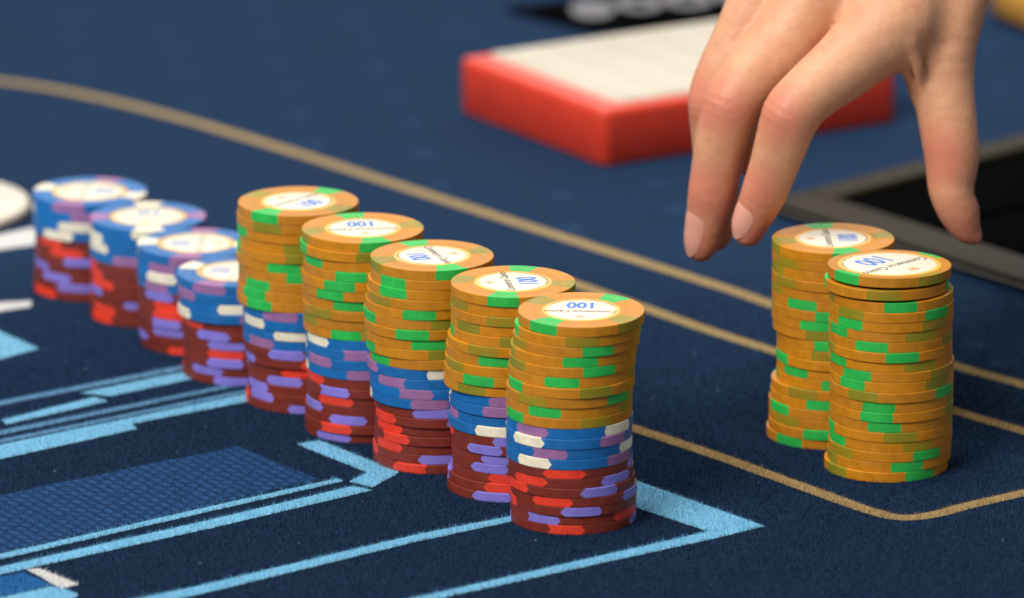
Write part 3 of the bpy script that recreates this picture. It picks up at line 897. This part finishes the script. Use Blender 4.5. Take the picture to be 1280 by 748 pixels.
tips = {k: np.array(HAND[k][0][:3]) for k in ('index', 'middle', 'ring', 'pinky', 'thumb')}
flush = np.zeros(len(V))
for k, t in tips.items():
    flush = np.maximum(flush, np.clip(1.25 - np.linalg.norm(V - t, axis=1) / 20, 0, 1))
for k, i in (('index', 4), ('middle', 4), ('ring', 4), ('thumb', 5), ('index', 2), ('middle', 2), ('ring', 2)):
    t = np.array(HAND[k][i][:3])
    flush = np.maximum(flush, 0.9 * np.clip(1.6 - np.linalg.norm(V - t - np.array([-5, -7, 2]), axis=1) / 9, 0, 1))

# finger joint wrinkles
def wrinkle(k, i, amp, lam=3.0, sig=3.6):
    global V
    c = np.array(HAND[k][i][:3]); ax = np.array(HAND[k][i - 1][:3]) - np.array(HAND[k][i + 1][:3]); ax /= np.linalg.norm(ax)
    q = V - c; s = q @ ax; r = q - s[:, None] * ax; rl = np.linalg.norm(r, axis=1) + 1e-6
    rn = r / rl[:, None]
    near = (rl < HAND[k][i][3] * 1.25) & (np.abs(s) < 14)
    m = np.clip(rn @ np.array([-0.62, -0.75, 0.2]), 0, 1) * near
    d = (amp * np.cos(2 * np.pi * s / lam) * np.exp(-(s / sig) ** 2) + 0.7 * np.exp(-(s / 5.5) ** 2)) * m ** 1.5
    V = V + rn * d[:, None]
for k in ('index', 'middle', 'ring'):
    wrinkle(k, 4, 0.34, 2.7, 4.2); wrinkle(k, 2, 0.30, 2.5, 2.8)

hand = empty('hand', (0.09, -0.15, 0.052))
tag(hand, 'bare right hand reaching down over the two all-orange chip stacks', 'hand')
hand_inv = Matrix.Translation((-0.09, 0.15, -0.052))
V0 = np.array([0.09, -0.15, 0.052])
me = tri_mesh('skin', V * MM - V0, Q, True)
att = me.attributes.new('flush', 'FLOAT', 'POINT'); att.data.foreach_set('value', flush.astype(np.float32))
skin, nt, b = new_mat('skin')
at = node(nt, 'ShaderNodeAttribute', attribute_name='flush')
n1 = noise(nt, 90, 4, 0.6); n2 = noise(nt, 900, 3, 0.6)
n3 = noise(nt, 260, 4, 0.7)
c = mix_rgb(nt, ramp(nt, n1, 0.32, 0.68), (0.60, 0.285, 0.165), (0.68, 0.37, 0.22))
c = mix_rgb(nt, ramp(nt, n3, 0.45, 0.78, 0, 0.36), c, (0.47, 0.18, 0.11))
c = mix_rgb(nt, ramp(nt, at.outputs['Fac'], 0, 1, 0, 0.8), c, (0.60, 0.185, 0.125))
nt.links.new(c, b.inputs['Base Color'])
b.inputs['Roughness'].default_value = 0.48
b.inputs['Specular IOR Level'].default_value = 0.4
b.inputs['Subsurface Weight'].default_value = 0.12
b.inputs['Subsurface Radius'].default_value = (1.0, 0.35, 0.2)
b.inputs['Subsurface Scale'].default_value = 0.004
bump(nt, b, n3, 0.5, 0.0006)
sk = link('skin', me, hand, skin)
md = sk.modifiers.new('smooth', 'SMOOTH'); md.factor = 0.5; md.iterations = 4

NAIL = plain('fingernail', (0.72, 0.35, 0.27), 0.26, 0.5, 0.05, 120, 0)
def nail(chain, nrm, width, start, end):
    tip = np.array(chain[0][:3]); dip = np.array(chain[3 if len(chain) > 11 else 2][:3]); ax = (tip - dip); L = np.linalg.norm(ax); ax /= L
    nv = np.array(nrm, float); nv -= ax * (nv @ ax); nv /= np.linalg.norm(nv); sv = np.cross(ax, nv)
    nu, nw = 9, 11; O, Dr, LI = [], [], []
    for i in range(nu):
        s = start + (end - start) * i / (nu - 1)
        for j in range(nw):
            w = (j / (nw - 1) * 2 - 1)
            edge = 1.0 - 0.30 * max(0, (i / (nu - 1) - 0.70) / 0.30) ** 2 - 0.16 * max(0, (0.25 - i / (nu - 1)) / 0.25) ** 2
            a = w * math.radians(width) * edge
            sl_ = s + (0.10 * (1 - w * w) * (1 if i == nu - 1 else 0)) - 0.06 * (1 - w * w) * (1 if i == 0 else 0)
            o_ = dip + ax * L * sl_; dr = nv * math.cos(a) + sv * math.sin(a)
            O.append(o_); Dr.append(dr); LI.append(0.03 + 0.36 * (1 - abs(w) ** 3) * (1 - 0.8 * (i == 0)))
    O = np.array(O, np.float32); Dr = np.array(Dr, np.float32); lo_ = np.zeros(len(O), np.float32); hi_ = np.full(len(O), 14, np.float32)
    for _ in range(18):
        mid = (lo_ + hi_) / 2
        ins = hand_sdf(O + Dr * mid[:, None]) < 0
        lo_ = np.where(ins, mid, lo_); hi_ = np.where(ins, hi_, mid)
    VV = (O + Dr * (lo_ + np.array(LI))[:, None]) * MM - V0
    F = [(i * nw + j, i * nw + j + 1, (i + 1) * nw + j + 1, (i + 1) * nw + j) for i in range(nu - 1) for j in range(nw - 1)]
    o = link('fingernail', mesh('fingernail', VV, F, True), hand, NAIL)
    return o
nail(HAND['index'], (-0.80, -0.58, 0.1), 46, 0.30, 1.10)
nail(HAND['middle'], (-0.80, -0.58, 0.1), 46, 0.38, 1.08)
nail(HAND['ring'], (-0.85, -0.5, 0.1), 48, 0.35, 1.1)
nail(HAND['pinky'], (-0.85, -0.5, 0.1), 48, 0.35, 1.1)
nail(HAND['thumb'], (0.85, 0.5, 0.15), 50, 0.30, 1.1)

# a dark cuff closes the forearm above the picture
fa = [np.array(p) for p in HAND['forearm']]
axd = (fa[2][:3] - fa[1][:3]); axd /= np.linalg.norm(axd)
SLEEVE = plain('black_cloth', (0.012, 0.012, 0.014), 0.9, 0.2, 0.3, 500, 0.3)
q1 = np.cross(axd, [1, 0, 0]); q1 /= np.linalg.norm(q1); q2 = np.cross(axd, q1)
VV, F = [], []
rings = [(-2, 27.5), (-4, 30), (10, 31.5), (60, 36), (150, 44), (150, 0.5)]
for s, r in rings:
    for k in range(32):
        a = 2 * math.pi * k / 32
        VV.append((fa[1][:3] + axd * (s + 12) + (q1 * math.cos(a) + q2 * math.sin(a)) * r * (1 + 0.03 * math.sin(3 * a + s))) * MM - V0)
for i in range(len(rings) - 1):
    for k in range(32):
        j = (k + 1) % 32
        F.append((i * 32 + k, i * 32 + j, (i + 1) * 32 + j, (i + 1) * 32 + k))
link('sleeve', mesh('sleeve', VV, F, True), hand, SLEEVE)['label'] = 'black sleeve cuff'
